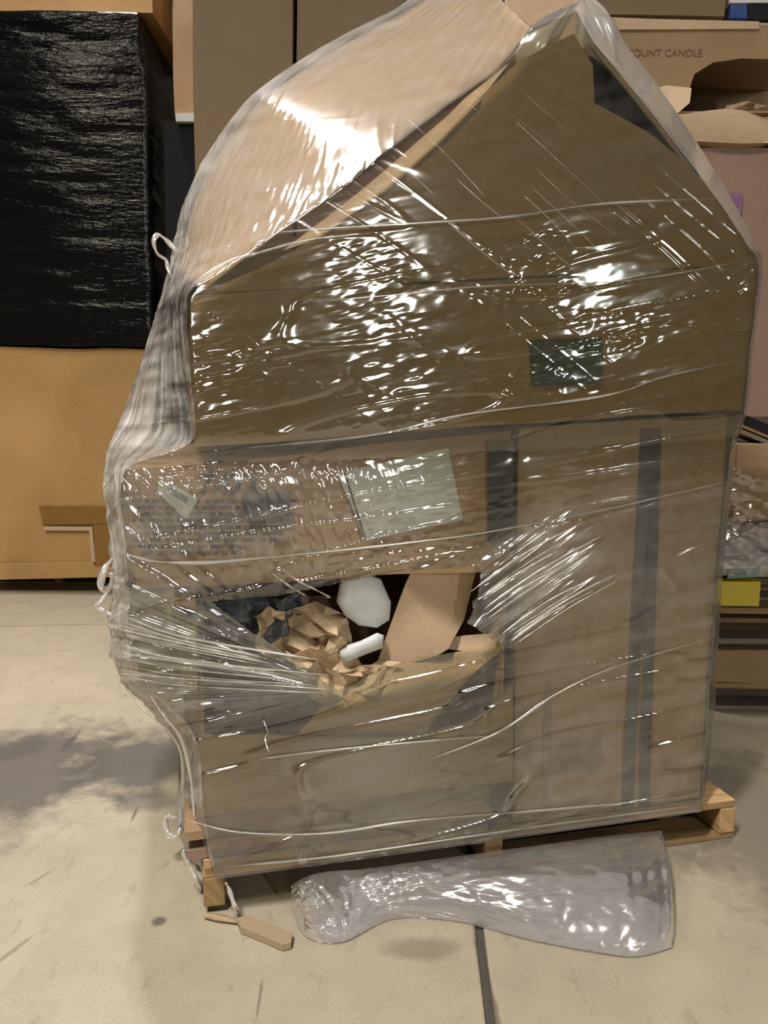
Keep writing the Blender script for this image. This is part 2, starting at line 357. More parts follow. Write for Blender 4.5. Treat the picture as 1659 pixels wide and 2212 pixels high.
# ================================================================== THE SETTING
def floor():
    root = thing('floor', 'beige stained concrete warehouse floor', 'floor', (0, 0, 0), kind='structure')
    # two construction joints: A runs across behind the load, B runs toward the camera
    a0, a1 = pz(0, 1352), pz(230, 1347); b0, b1 = pz(1040, 2045), pz(1060, 2212)
    ma = (a1[1] - a0[1]) / (a1[0] - a0[0]); mb = (b1[0] - b0[0]) / (b1[1] - b0[1])
    fa = lambda X: a0[1] + ma * (X - a0[0]); fb = lambda Y: b0[0] + mb * (Y - b0[1])
    X0, X1, Y0, Y1, g = -6, 6, -5, 9, 0.008
    yi = fa(fb(3.6)); xi = fb(yi)
    base = np.array([[X0, Y0, -0.06], [X1, Y0, -0.06], [X1, Y1, -0.06], [X0, Y1, -0.06]])
    mesh('joint_filler', base + np.array([0, 0, 0.053]), [(0, 1, 2, 3)], 'joint', root)
    slabs = [[(X0, Y0), (fb(Y0) - g, Y0), (xi - g, yi - g), (X0, fa(X0) - g)],
             [(fb(Y0) + g, Y0), (X1, Y0), (X1, fa(X1) - g), (xi + g, yi - g)],
             [(X0, fa(X0) + g), (xi - g, yi + g), (fb(Y1) - g, Y1), (X0, Y1)],
             [(xi + g, yi + g), (X1, fa(X1) + g), (X1, Y1), (fb(Y1) + g, Y1)]]
    for s in slabs:
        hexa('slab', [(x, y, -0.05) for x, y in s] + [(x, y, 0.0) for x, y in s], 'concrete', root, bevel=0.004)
floor()
wb = boxw('wall_back', (-6, 7.0, 0), (6, 7.15, 6.0), plain('wall_paint', (0.25, 0.22, 0.18), 0.8), bevel=0.0); wb['kind'] = 'structure'

# ================================================================== PALLETS
def pallet(label, group, origin, U, Vd, width, depth, mats, nboard=7, broken=False, h=(0.015, 0.078, 0.098), over=0.0, seed=0):
    U = np.asarray(U, float); Vd = np.asarray(Vd, float); O = np.asarray(origin, float)
    P = lambda u, v, z: O + U * u + Vd * v + LZ * z
    root = thing('wooden_pallet', label, 'pallet', O + U * width / 2 + Vd * depth / 2, group)
    r = random.Random(seed)
    def bar(name, u0, u1, v0, v1, z0, z1, mat, grain):
        j = lambda: r.uniform(-0.003, 0.003)
        pts = [(u0, v0, z0), (u1, v0 + j(), z0), (u1, v0 + j(), z1 + j() * 0.5), (u0, v0, z1), (u0, v1 + j(), z0), (u1, v1 + j(), z0), (u1, v1, z1), (u0, v1, z1 + j() * 0.5)]
        return hexa(name, [P(*q) for q in pts], mat, root, bevel=0.003, grain=grain, seed=r.randint(0, 99))
    for k in range(3):
        c = (0.022, width / 2, width - 0.022)[k]
        bar('stringer', c - 0.021, c + 0.021, 0.0, depth, h[0], h[1], mats[1] if k < 2 else mats[0], Vd)
    bw = (depth - (nboard - 1) * 0.035) / nboard
    for k in range(nboard):
        v = k * (bw + 0.035); bar('deck_board', 0.0, width + r.uniform(-0.006, 0.004), v, v + bw, h[1], h[2], mats[k % len(mats)] if k else mats[0], U)
    for k in range(4):
        v = (0.0, 0.3, 0.6, 0.9)[k] * (depth - 0.09) / 0.9
        bar('bottom_board', width * 0.52 if (broken and k == 0) else 0.0, width, v, v + 0.09, 0.0, h[0], mats[(k + 1) % len(mats)], U)
    return root
MAINP = pallet('weathered pale wooden pallet under the wrapped carton load in front', None, LO + LV * 0.012, LU, LV, 1.235, 1.0, ('wood', 'wood_dark', 'wood'), 7, True, seed=3)

# splintered end of the bottom board, pushed out on the floor
sp = thing('broken_board', 'snapped piece of pallet board lying on the floor by the left pallet corner', 'wood', pz(560, 2025))
a, b = pz(455, 1985, 0.0), pz(628, 2055, 0.0)
ring = [pz(x, y, 0.002) for x, y in ((512, 1996), (530, 1990), (632, 2028), (628, 2050), (610, 2054), (560, 2032), (520, 2016))]
prism('board', ring, (0, 0, 0.013), 'wood_tan', sp)
V, F, uv = tube([pz(*q) + np.array([0, 0, 0.008]) for q in ((443, 1985), (470, 1990), (505, 1996), (530, 2002))], [0.006, 0.008, 0.006, 0.003], 5)
mesh('splinter', V, F, 'wood_tan', sp, uv=uv)

# ================================================================== CARTONS OF THE LOAD
def carton_px(label, cat, q, v, depth, mat, name='carton', dent=0.006, seed=0, sub=14, group=None, zb=None):
    """q: front corners in the photo ll, lr, ur, ul read on the upright plane v of the load"""
    f = quad_px(q, v)
    if zb: f[0][2] = f[1][2] = zb
    base = sum(f) / 4 + LV * depth / 2; base[2] = min(p[2] for p in f)
    root = thing(name, label, cat, base, group)
    hexa('body', f + [p + LV * depth for p in f], mat, root, sub=sub, dent=dent, seed=seed)
    return root
# flattened cartons on the deck, left
for k in range(5):
    z0 = 0.1005 + k * 0.0200; uo = (0.0, -0.03, 0.012, -0.035, 0.004)[k]; vo = (0.004, 0.012, 0.0, 0.01, 0.006)[k]
    lab = ('lowest flattened carton on the pallet deck under the torn box', 'second flattened carton from the pallet deck, jutting left', 'third flattened carton up from the pallet deck, red print',
           'fourth flattened carton up, jutting left under the torn box', 'topmost flattened carton directly under the torn box')[k]
    t = thing('flattened_carton', lab, 'cardboard', L(0.28, 0.4, z0), 'flattened cartons on the pallet')
    boxl('sheet', (uo, vo, z0), (0.60 + uo * 0.3, 0.8, z0 + 0.0195), ('kraft', 'kraft_pink', 'kraft', 'kraft_dark', 'kraft_pink')[k], t, sub=10, dent=0.003, seed=k)
    if k in (1, 2, 4):
        for (ua, ub) in (((0.10, 0.17), (0.33, 0.37)), ((0.05, 0.12), (0.2, 0.24)), ((0.09, 0.14), (0.40, 0.44)))[(1, 2, 4).index(k)]:
            boxl('red_print', (ua, vo - 0.0004, z0 + 0.004), (ub, vo + 0.003, z0 + 0.015), 'ink_red', t, bevel=0)

# tall carton on the right
tall = carton_px('tall tan carton on the right of the load with dark vertical strap', 'carton', ((1108, 1790), (1513, 1742), (1574, 891), (1120, 925)), 0.024, 0.95, 'kraft', seed=11, dent=0.005, zb=0.1035)
def strip(name, q0, q1, wpx, v, mat, parent, th=0.0018, n=12):
    """a strap lying down the front of a carton"""
    P = [pv(q0[0] + (q1[0] - q0[0]) * k / (n - 1), q0[1] + (q1[1] - q0[1]) * k / (n - 1), v) for k in range(n)]
    s = wpx / FPX * 1.62 / 2
    A = np.array([[p - LU * s, p + LU * s] for p in P]); 
    return slab_sheet(name, A[:, ::-1], th, mat, parent, smooth=False)
strip('strap', (1398, 925), (1355, 1748), 30, 0.021, 'tape_dark', tall)
strip('strap', (1418, 925), (1392, 1745), 26, 0.020, 'tape_dark', tall)
prism('faded_print', quad_px(((1190, 1600), (1300, 1585), (1300, 1660), (1190, 1672)), 0.0225), LV * 0.002, 'kraft_dark', tall)
prism('seam_tape', quad_px(((1180, 1470), (1192, 1470), (1180, 1760), (1168, 1762)), 0.0225), LV * 0.002, 'kraft_dark', tall)

# torn carton lower left, open at the front
vT = 0.024
tz = 0.2015; zt = 0.665
torn = thing('torn_carton', 'torn open carton at lower left spilling paper and foam', 'carton', L(0.32, 0.3, tz))
ring = quad_px(((430, 1765), (1106, 1745), (1108, 1480), (1060, 1532), (1010, 1562), (940, 1578), (920, 1588), (840, 1594), (700, 1592), (560, 1588), (470, 1590), (430, 1586)), vT)
ring[0][2] = tz; ring[1][2] = tz
prism('front_panel', ring, LV * 0.005, 'kraft', torn)
boxl('side_panel', (0.002, vT + 0.006, tz), (0.008, 0.62, zt - 0.19), 'kraft', torn, bevel=0)
boxl('side_panel', (0.628, vT + 0.006, tz), (0.634, 0.62, zt), 'kraft', torn, bevel=0)
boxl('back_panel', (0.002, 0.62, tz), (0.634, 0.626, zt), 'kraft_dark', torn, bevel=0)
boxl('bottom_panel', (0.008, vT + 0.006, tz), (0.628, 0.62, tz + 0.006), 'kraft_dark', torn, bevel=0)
fl_top = [(712, 1502), (760, 1472), (830, 1448), (950, 1414), (1040, 1404), (1092, 1402)]; fl_bot = [(640, 1588), (705, 1586), (790, 1584), (870, 1583), (922, 1580), (938, 1508)]
A = np.array([[pv(*a_, 0.055 - 0.0), (pv(*a_, 0.04) * 0.5 + pv(*b_, 0.02) * 0.5) - LV * 0.006, pv(*b_, 0.019)] for a_, b_ in zip(fl_top, fl_bot)])
A = np.stack([catmull(A[:, k], 24) for k in range(3)], 1); A = np.stack([catmull(A[k], 9) for k in range(24)], 0)
slab_sheet('bent_flap', A[:, ::-1], 0.004, 'kraft', torn)

# middle carton above it, shifted to the left
mid = carton_px('printed tan carton in the middle layer overhanging to the left', 'carton', ((292, 1276), (1104, 1230), (1108, 928), (272, 1014)), 0.026, 0.8, 'kraft', seed=5, dent=0.008)
slab_ = prism('shipping_label', quad_px(((345, 1030), (428, 1078), (402, 1122), (338, 1062)), 0.0195), LV * 0.002, 'label', mid)
prism('label_print', quad_px(((368, 1052), (408, 1076), (402, 1088), (360, 1062)), 0.019), LV * 0.0008, 'teal', slab_)
ptxt = pv(428, 1066, 0.021); text_mesh('printed_number', '7471', ptxt, LU, LZ, 0.036, 'ink', mid, stretch=1.15, bold=0.02)
for k in range(9):                           # rows of small print, too small to read
    y = 1078 + k * 14; x0 = 285 + (k % 3) * 12; x1 = 640 - (k % 4) * 18 if k < 7 else 520
    segs = []; x = x0; r = random.Random(40 + k)
    while x < x1:
        ww = r.uniform(8, 34); segs.append((x, min(x + ww, x1))); x += ww + r.uniform(4, 10)
    VV, FF = [], []
    for (xa, xb) in segs:
        q = quad_px(((xa, y + 8.5), (xb, y + 8.2), (xb, y), (xa, y + 0.3)), 0.0205); i = len(VV); VV += q + [p + LV * 0.0015 for p in q]
        FF += [[i, i + 1, i + 2, i + 3], [i + 1, i + 5, i + 6, i + 2], [i + 4, i, i + 3, i + 7]]
    mesh('print_row', VV, FF, M['ink'], mid)
prism('print_block', quad_px(((520, 1130), (628, 1128), (626, 1062), (530, 1064)), 0.0215), LV * 0.0015, 'tape_dark', mid)
slip = prism('packing_slip', quad_px(((792, 1168), (1000, 1122), (968, 968), (728, 1022)), 0.0185), LV * 0.002, 'label', mid)
prism('slip_fold_line', quad_px(((788, 1166), (793, 1166), (746, 1020), (742, 1021)), 0.0178), LV * 0.001, 'ink', slip)
strip('strap', (1082, 950), (1082, 1170), 56, 0.0185, 'tape_dark', mid)

# crumpled and broken contents
def crumple(name, lab, cat, q, v, amp, mat, n=(16, 16), seed=0, thick=0.0012, cell=5, group=None, wav=0.012):
    ul, ur, lr, ll = [np.array(p, float) for p in q]; nr, nc = n
    a = np.linspace(0, 1, nc)[None, :, None]; b = np.linspace(0, 1, nr)[:, None, None]
    px = (ul * (1 - a) + ur * a) * (1 - b) + (ll * (1 - a) + lr * a) * b
    A = np.array([[pv(px[i, j, 0], px[i, j, 1], v) for j in range(nc)] for i in range(nr)])
    g, h = np.meshgrid(np.linspace(0, cell, nc), np.linspace(0, cell, nr))
    d = np.abs(vnoise(g, h, seed)) * 1.3 + 0.6 * np.abs(vnoise(g * 2.1, h * 2.1, seed + 1)) + 0.5 * vnoise(g * .5, h * .5, seed + 2)
    A += d[..., None] * amp * (-LV) + (vnoise(g * 1.3, h * 1.3, seed + 3) * wav)[..., None] * LU + (vnoise(g * 1.3, h * 1.3, seed + 4) * wav)[..., None] * LZ
    o = slab_sheet(name, A[:, ::-1], thick, mat, None, smooth=False)
    return tag(o, lab, cat, group)
crumple('grey_cloth', 'dark grey crumpled plastic sheet at the left of the torn opening', 'plastic', ((425, 1278), (640, 1280), (650, 1420), (470, 1470)), 0.16, 0.05, 'cloth', seed=21)
crumple('kraft_paper', 'large crumpled sheet of brown packing paper in the torn opening', 'paper', ((560, 1292), (745, 1318), (760, 1430), (548, 1398)), 0.10, 0.065, 'paper', seed=31, n=(11, 11), cell=4)
crumple('kraft_paper', 'crumpled brown packing paper below the larger sheet, near the flap', 'paper', ((600, 1400), (735, 1365), (800, 1480), (690, 1510)), 0.075, 0.045, 'paper', seed=35, n=(9, 9), cell=3)
crumple('kraft_paper', 'loose brown paper strip between small foam piece and bent flap', 'paper', ((700, 1440), (850, 1420), (850, 1490), (730, 1510)), 0.06, 0.03, 'paper', seed=44, n=(8, 12), cell=3)
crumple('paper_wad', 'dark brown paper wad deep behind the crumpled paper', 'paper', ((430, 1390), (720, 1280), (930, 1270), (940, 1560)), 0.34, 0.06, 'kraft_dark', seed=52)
cb = thing('inner_box', 'small brown box standing behind the white foam chunk', 'box', pv(690, 1345, 0.24))
hexa('body', quad_px(((640, 1345), (735, 1340), (735, 1285), (640, 1288)), 0.21) + quad_px(((640, 1345), (735, 1340), (735, 1285), (640, 1288)), 0.31), 'kraft_pink', cb, bevel=0.004)
def chunk(name, lab, cat, q, v, th, mat, seed):
    n = len(q); c = np.mean(q, axis=0); V = []; r = random.Random(seed)
    for (s, vv) in ((0.0, v - 0.012), (0.62, v - 0.01), (0.93, v), (1.0, v + 0.012), (0.97, v + th * 0.7), (0.8, v + th)):
        for k in range(n):
            p = c + (np.array(q[k]) - c) * (s if s else 0.25); V.append(pv(p[0] + r.uniform(-1.5, 1.5), p[1] + r.uniform(-1.5, 1.5), vv))
    F = grid_faces(6, n, True).tolist() + [list(range(n))[::-1], [5 * n + k for k in range(n)]]
    return tag(mesh(name, V, F, mat, None, smooth=True), lab, cat)
chunk('foam_chunk', 'large white foam chunk in the torn carton opening', 'foam', [(733, 1262), (750, 1238), (790, 1240), (822, 1250), (846, 1300), (842, 1340), (815, 1356), (775, 1352), (745, 1332), (726, 1300)], 0.055, 0.06, 'foam', 3)
chunk('foam_piece', 'small white foam sliver beside the folded card sheet', 'foam', [(733, 1408), (745, 1396), (780, 1384), (815, 1366), (830, 1372), (826, 1400), (790, 1414), (750, 1430), (736, 1424)], 0.035, 0.03, 'foam', 4)
fc = thing('folded_card', 'folded tan cardboard sheet standing up out of the torn carton', 'cardboard', pv(920, 1440, 0.06))
F1 = [(876, 1262), (968, 1402)]
prism('panel', [pv(876, 1262, 0.045), pv(968, 1402, 0.030), pv(945, 1416, 0.035), pv(806, 1456, 0.075)], LV * 0.004, 'kraft_pale', fc)
prism('panel', [pv(876, 1262, 0.045), pv(892, 1228, 0.06), pv(1030, 1226, 0.10), pv(1002, 1340, 0.075), pv(968, 1402, 0.030)], LV * 0.004, 'kraft_pale', fc)
prism('torn_strip', [pv(968, 1402, 0.06), pv(985, 1375, 0.07), pv(1075, 1368, 0.07), pv(1092, 1400, 0.06), pv(1040, 1412, 0.055)], LV * 0.004, 'kraft_pale', fc)

# the big carton on top with its flaps up
TOPQ = ((420, 968), (1603, 884), (1640, 572), (412, 638))
top = carton_px('large carton on top of the load with raised tented flaps', 'carton', TOPQ, 0.002, 0.92, 'kraft', seed=8, dent=0.004, sub=16)
prism('dark_label', quad_px(((1150, 832), (1300, 826), (1300, 728), (1148, 734)), -0.0022), LV * 0.0015, 'label_green', top)

# ------------------------------------------------------------------ the film sleeve
vf = lambda k: -0.014 + max(0.0, (k - 12) / 7) * 0.012
ROWS = [  # SL (x, y, v) | FL (x, y) | FR (x, y) | SR (x, y, v) | v of the front
    ((447, 1902, .10), (470, 1900), (1516, 1754), (1530, 1735, .25), -.017),
    ((392, 1825, .22), (452, 1832), (1519, 1722), (1530, 1705, .25), -.017),
    ((384, 1740, .24), (438, 1742), (1522, 1650), (1533, 1640, .25), -.009),
    ((398, 1640, .24), (430, 1622), (1528, 1560), (1540, 1550, .25), .004),
    ((338, 1548, .24), (402, 1562), (1533, 1480), (1545, 1470, .25), .004),
    ((254, 1455, .20), (300, 1462), (1541, 1390), (1553, 1382, .25), .004),
    ((236, 1335, .20), (276, 1342), (1550, 1270), (1562, 1264, .25), .004),
    ((238, 1212, .20), (272, 1216), (1562, 1120), (1574, 1116, .25), .004),
    ((226, 1062, .20), (258, 1062), (1573, 1032), (1584, 1030, .25), .004),
    ((229, 985, .24), (280, 1005), (1582, 950), (1592, 948, .25), .008),
    ((262, 895, .40), (416, 950), (1607, 890), (1612, 890, .25), -.013),
    ((310, 762, .45), (410, 800), (1623, 740), (1628, 738, .25), -.014),
    ((346, 650, .50), (406, 640), (1641, 580), (1646, 570, .25), -.014),
    ((372, 545, .50), (470, 590), (1612, 522), (1630, 528, .30), vf(13)),
    ((392, 450, .50), (600, 500), (1560, 442), (1592, 450, .30), vf(14)),
    ((440, 340, .55), (720, 420), (1502, 364), (1546, 370, .30), vf(15)),
    ((540, 205, .60), (850, 320), (1424, 262), (1482, 270, .30), vf(16)),
    ((690, 100, .65), (980, 222), (1345, 165), (1412, 170, .30), vf(17)),
    ((850, 15, .70), (1092, 142), (1284, 92), (1352, 92, .30), vf(18)),
    ((1000, -80, .70), (1150, 60), (1246, 25), (1330, 40, .30), vf(19)),
]
K = [np.array([pv(*r[0]) for r in ROWS]), np.array([pv(*r[1], r[4]) for r in ROWS]), np.array([pv(*r[2], r[4]) for r in ROWS]), np.array([pv(*r[3]) for r in ROWS])]
def to_v(p, v): q = toL(p); return L(q[0], v, q[2])
K.append(np.array([to_v(p, 1.02) for p in K[3]])); K.append(np.array([to_v(p, 1.02) for p in K[0]]))
def key_at(k, t):            # key line k at fractional row t
    P = K[k]; m = len(P); t = np.atleast_1d(t); i = np.clip(np.floor(t).astype(int), 0, m - 2); f = (t - i)[:, None]
    a, b, c, d = P[np.clip(i - 1, 0, m - 1)], P[i], P[i + 1], P[np.clip(i + 2, 0, m - 1)]
    s = 0.35; m0 = (c - a) * s; m1 = (d - b) * s
    return (2 * f ** 3 - 3 * f ** 2 + 1) * b + (f ** 3 - 2 * f ** 2 + f) * m0 + (-2 * f ** 3 + 3 * f ** 2) * c + (f ** 3 - f ** 2) * m1

# flaps follow the film from inside
def flap(name, ka, kb, t0, t1, a0, a1, inset, mat, parent, nr=26, nc=14, th=0.005, bulge=0.0):
    t = np.linspace(t0, t1, nr); A0 = key_at(ka, t); B0 = key_at(kb, t); f = np.linspace(a0, a1, nc)
    G = A0[:, None] * (1 - f)[None, :, None] + B0[:, None] * f[None, :, None]
    n = np.cross(np.gradient(G, axis=1), np.gradient(G, axis=0)); n /= np.linalg.norm(n, axis=2, keepdims=True)
    if ((n * (-LV + LZ * 0.3)).sum(2)).mean() < 0: n = -n
    G = G - n * inset + n * (bulge * np.sin(np.pi * f))[None, :, None]
    return slab_sheet(name, G if np.cross(G[0, 1] - G[0, 0], G[1, 0] - G[0, 0]) @ n[0, 0] > 0 else G[:, ::-1], th, mat, parent)
flap('left_flap', 0, 1, 12.55, 19.0, 0.06, 0.93, 0.016, 'kraft_pale', top, bulge=0.012)
flap('right_flap', 2, 3, 12.4, 18.2, 0.10, 1.0, 0.012, 'kraft_pale', top)
def vlean(y): return 0.002 + max(0, 620 - y) / 560 * 0.010
fring = [(432, 634), (560, 580), (690, 512), (840, 404), (950, 302), (1030, 216), (1110, 142), (1180, 100), (1240, 72), (1280, 140), (1284, 222), (1400, 285), (1482, 352), (1560, 446), (1632, 570), (1000, 604)]
prism('fold_panel', [pv(600, 545, 0.05), pv(720, 430, 0.09), pv(840, 318, 0.11), pv(975, 196, 0.12), pv(1106, 128, 0.06), pv(1034, 220, 0.004), pv(954, 304, 0.003), pv(844, 404, 0.003), pv(696, 512, 0.003)], LV * 0.004, 'kraft_pale', top)
prism('slot_shade', [pv(x, y, 0.075) for x, y in ((1262, 120), (1300, 128), (1400, 225), (1500, 345), (1510, 380), (1400, 320), (1270, 250))], LV * 0.01, 'shade_black', top)  # added black sheet standing in for the shade behind the notch
prism('front_flap', [pv(x, y, vlean(y)) for x, y in fring], LV * 0.005, 'kraft', top)
ic = thing('inner_carton', 'pale carton standing upright between the raised flaps at the peak', 'carton', pv(1190, 300, 0.4))
q = ((1090, 300), (1262, 300), (1262, -120), (1090, -120)); hexa('body', quad_px(q, 0.30) + quad_px(q, 0.55), 'kraft_pale', ic, bevel=0.004)

def film_sleeve():
    NR = 760
    tt = np.linspace(0, 19, 2000); fm = (key_at(1, tt) + key_at(2, tt)) / 2; arc = np.concatenate([[0], np.cumsum(np.linalg.norm(np.diff(fm, axis=0), axis=1))])
    t = np.interp(np.linspace(0, arc[-1], NR), arc, tt); ta = np.interp(t, tt, arc)      # rows evened out by arc length
    nL, nF, nS = 170, 540, 60
    seg = [(0, 1, nL), (1, 2, nF), (2, 3, nS), (3, 4, 14), (4, 5, 20), (5, 0, 14)]
    cols = []
    for a, b, n in seg:
        A0, B0 = key_at(a, t), key_at(b, t); f = np.linspace(0, 1, n, endpoint=False)
        cols.append(A0[:, None] * (1 - f)[None, :, None] + B0[:, None] * f[None, :, None])
    G = np.concatenate(cols, 1); NC = G.shape[1]
    for _ in range(6): G = 0.5 * G + 0.25 * (np.roll(G, 1, 1) + np.roll(G, -1, 1))       # soften the corners a little
    ds = np.linalg.norm(np.roll(G, -1, 1) - G, axis=2); s = np.concatenate([np.zeros((NR, 1)), np.cumsum(ds, 1)[:, :-1]], 1); s -= s[:, nL:nL + 1]
    n = np.cross(np.roll(G, -1, 1) - np.roll(G, 1, 1), np.gradient(G, axis=0)); n /= np.linalg.norm(n, axis=2, keepdims=True) + 1e-9
    T = np.repeat(ta[:, None], NC, 1); Tr = np.repeat(t[:, None], NC, 1)
    X, Y = proj(G.reshape(-1, 3)); X = X.reshape(NR, NC); Y = Y.reshape(NR, NC)
    ci = np.arange(NC)[None, :] + 0 * Y; left = (ci < nL) * 1.0; front = ((ci >= nL) & (ci < nL + nF)) * 1.0; right = ((ci >= nL + nF) & (ci < nL + nF + nS)) * 1.0
    seen = (ci < nL + nF + nS) * 1.0
    upper = sstep(13.0, 14.4, Tr)
    S_ = s + ((G[:, nL] - LO) @ LU)[:, None]; Tw = T - 0.13 * S_
    # creases that run with the winding, rising to the right: long shallow folds and short sharp ones
    patch = 0.10 + 0.60 * sstep(0.1, 0.7, vnoise(S_ * 6 + 3, T * 11, 21)) + 0.35 * np.exp(-((X - 830 - (Y - 700) * 0.28) / 110) ** 2) * front
    calm0 = (1 - 0.75 * front * sstep(1540, 1620, Y)) * (1 - 0.5 * front * sstep(1090, 1180, X) * sstep(930, 1060, Y))
    d = 0.0022 * vnoise(S_ * 2.2, T * 3.5, 3) + 0.0007 * vnoise(S_ * 7, Tw * 42, 1) * (1 - 0.85 * upper) * calm0
    calm = (1 - 0.9 * upper) * calm0
    d += 0.0016 * patch * vnoise(S_ * 34, Tw * 118, 2) * calm + 0.0006 * patch * vnoise(S_ * 60, Tw * 150, 22) * calm
    rid = np.abs(vnoise(S_ * 2.5, Tw * 20, 4)); d += 0.0020 * np.exp(-(rid / 0.06) ** 2) * (1 - 0.9 * upper)
    da, db = S_ * 0.60 + T * 0.80, S_ * 0.80 - T * 0.60
    dg = np.abs(vnoise(da * 30, db * 1.4, 5)); d += 0.0007 * np.exp(-(dg / 0.05) ** 2) * sstep(9, 12.5, Tr) * (front + left)
    # pleats that fan out over the torn opening
    dx, dy = X - 745, Y - 1492; ang = np.arctan2(dy, -dx); rad = np.hypot(dx, dy)
    fan1 = np.exp(-((ang + 0.22) / 0.34) ** 2) * sstep(20, 120, rad) * (X < 760) * (left + front)
    d += 0.009 * (vnoise(ang * 26, rad / 500, 6) + 0.5 * vnoise(ang * 60, rad / 300, 7)) * fan1 * sstep(0, 300, rad)
    c2, s2 = math.cos(math.radians(-36)), math.sin(math.radians(-36)); al = (X - 1130) * c2 + (Y - 1250) * s2; ac = -(X - 1130) * s2 + (Y - 1250) * c2
    fan2 = np.exp(-(al / 160) ** 4) * np.exp(-(ac / 95) ** 4) * front
    d += 0.005 * (vnoise(ac / 9, al / 260, 8) + 0.5 * vnoise(ac / 4.5, al / 150, 9)) * fan2
    # the crushed, loose stretches
    midw = np.exp(-((X - 500) / 330) ** 4) * np.exp(-((Y - 1110) / 140) ** 4); d += 0.0018 * vnoise((S_ + T * 0.3) * 110, T * 48, 10) * midw
    lf = left * sstep(12, 13, Tr) * (1 - sstep(15.0, 16.2, Tr)); d += 0.0019 * vnoise((S_ + T * 0.6) * 95, (T - S_ * 0.6) * 34, 11) * lf
    hi = left * sstep(15.5, 16.5, Tr); d += 0.0012 * vnoise(T * 55 + S_ * 12, S_ * 4, 16) * hi * (0.3 + 0.7 * sstep(0, 0.5, vnoise(S_ * 6, T * 6, 17))) + 0.0022 * vnoise(S_ * 38, T * 30, 18) * left * sstep(17.0, 17.8, Tr)
    web = left * (1 - sstep(12.6, 13.6, Tr)) * sstep(2, 4, Tr); d += 0.0022 * vnoise((S_ * 0.9 + T * 0.45) * 80, (T * 0.9 - S_ * 0.45) * 4, 12) * web
    low = left * (1 - sstep(3, 4.5, Tr)); d += 0.004 * vnoise(S_ * 60, T * 9, 13) * low
    G = G + n * d[..., None] * np.where(seen > 0, 1, 0.5)[..., None]
    # milkiness: how much film lies bunched there
    st = vnoise(S_ * 9, Tw * 60, 31); bl_ = vnoise(S_ * 3, T * 5, 32); grain = np.clip(1 + 0.55 * st + 0.5 * bl_ + 0.3 * vnoise(S_ * 60, T * 60, 33), 0.15, 2.2)
    wst = 0.6 + 0.8 * np.abs(vnoise((S_ * 0.9 + T * 0.45) * 55, (T * 0.9 - S_ * 0.45) * 3, 34))
    hz = 0.035 * seen + 0.36 * web * wst + 0.40 * low * wst + 0.28 * fan1 + 0.24 * fan2 + 0.10 * midw + 0.16 * lf
    hz += 0.10 * hi + 0.30 * left * sstep(12.5, 14, Tr) * sstep(0.30, 0.02, ci / (nL * 1.0) + 0 * Y) * 0 + 0.22 * left * np.exp(-(ci / (0.16 * nL)) ** 2) * sstep(12, 13, Tr)
    hz += 0.42 * right * sstep(12.2, 13.2, Tr) + 0.25 * right * (1 - sstep(12, 12.4, Tr))
    hz += 0.075 * front * sstep(1090, 1180, X) * sstep(940, 1080, Y) + 0.06 * front * sstep(1700, 1790, Y) * (X < 1150) + 0.02 * front * sstep(1560, 1640, Y)
    hz = hz * (grain * (1 - right) + right)
    # number of layers: most around the top carton and the base, few on the left
    ly = 1 - 0.95 * left - 0.8 * np.maximum(midw, np.exp(-((X - 640) / 400) ** 6) * np.exp(-((Y - 1100) / 135) ** 6)) - 0.35 * front * sstep(1090, 1180, X) * sstep(940, 1080, Y) - 0.08 * front * sstep(1580, 1680, Y) * (X < 1120) - 0.2 * upper * front - 0.95 * right * upper - 0.75 * front * sstep(13, 14, Tr) * sstep(25, -25, X - np.interp(Y, [130, 216, 302, 404, 512, 640], [1110, 1030, 950, 840, 690, 430]))
    ly = np.clip(ly + 0.10 * bl_ + 0.08 * st, 0, 1) * seen + 0.6 * (1 - seen)
    # the rip over the torn carton
    poly = np.array([(452, 1300), (600, 1286), (720, 1262), (862, 1234), (1032, 1222), (1042, 1245), (1012, 1345), (1085, 1396), (1060, 1404), (950, 1414), (830, 1448), (735, 1492), (700, 1470), (640, 1425), (540, 1362)], float)
    fc_ = grid_faces(NR, NC, True); vx = X.ravel(); vy = Y.ravel(); cx = vx[fc_].mean(1); cy = vy[fc_].mean(1); ins = np.zeros(len(cx), bool)
    jit = 5 * vnoise(cx / 14, cy / 14, 15)
    for (x1, y1), (x2, y2) in zip(poly, np.roll(poly, -1, 0)):
        cond = ((y1 > cy) != (y2 > cy)); xx = (x2 - x1) * (cy - y1) / (y2 - y1 + 1e-9) + x1 + jit; ins ^= cond & (cx < xx)
    fcol = np.arange(NC)[None, :].repeat(NR - 1, 0).ravel(); ins &= (fcol >= 100) & (fcol < nL + nF + 5)
    return G, fc_[~ins], np.stack([s.ravel(), T.ravel()], 1), hz.ravel(), ly.ravel()
G, FF, UVS, HZ, LY = film_sleeve()
wrap = thing('stretch_wrap', 'clear shiny stretch film wound around the carton load, ripped over the torn box', 'plastic film', L(0.6, 0.5, 0.1))
mesh('film_sheet', G.reshape(-1, 3), FF, 'film', wrap, smooth=True, haze=HZ, layers=LY)

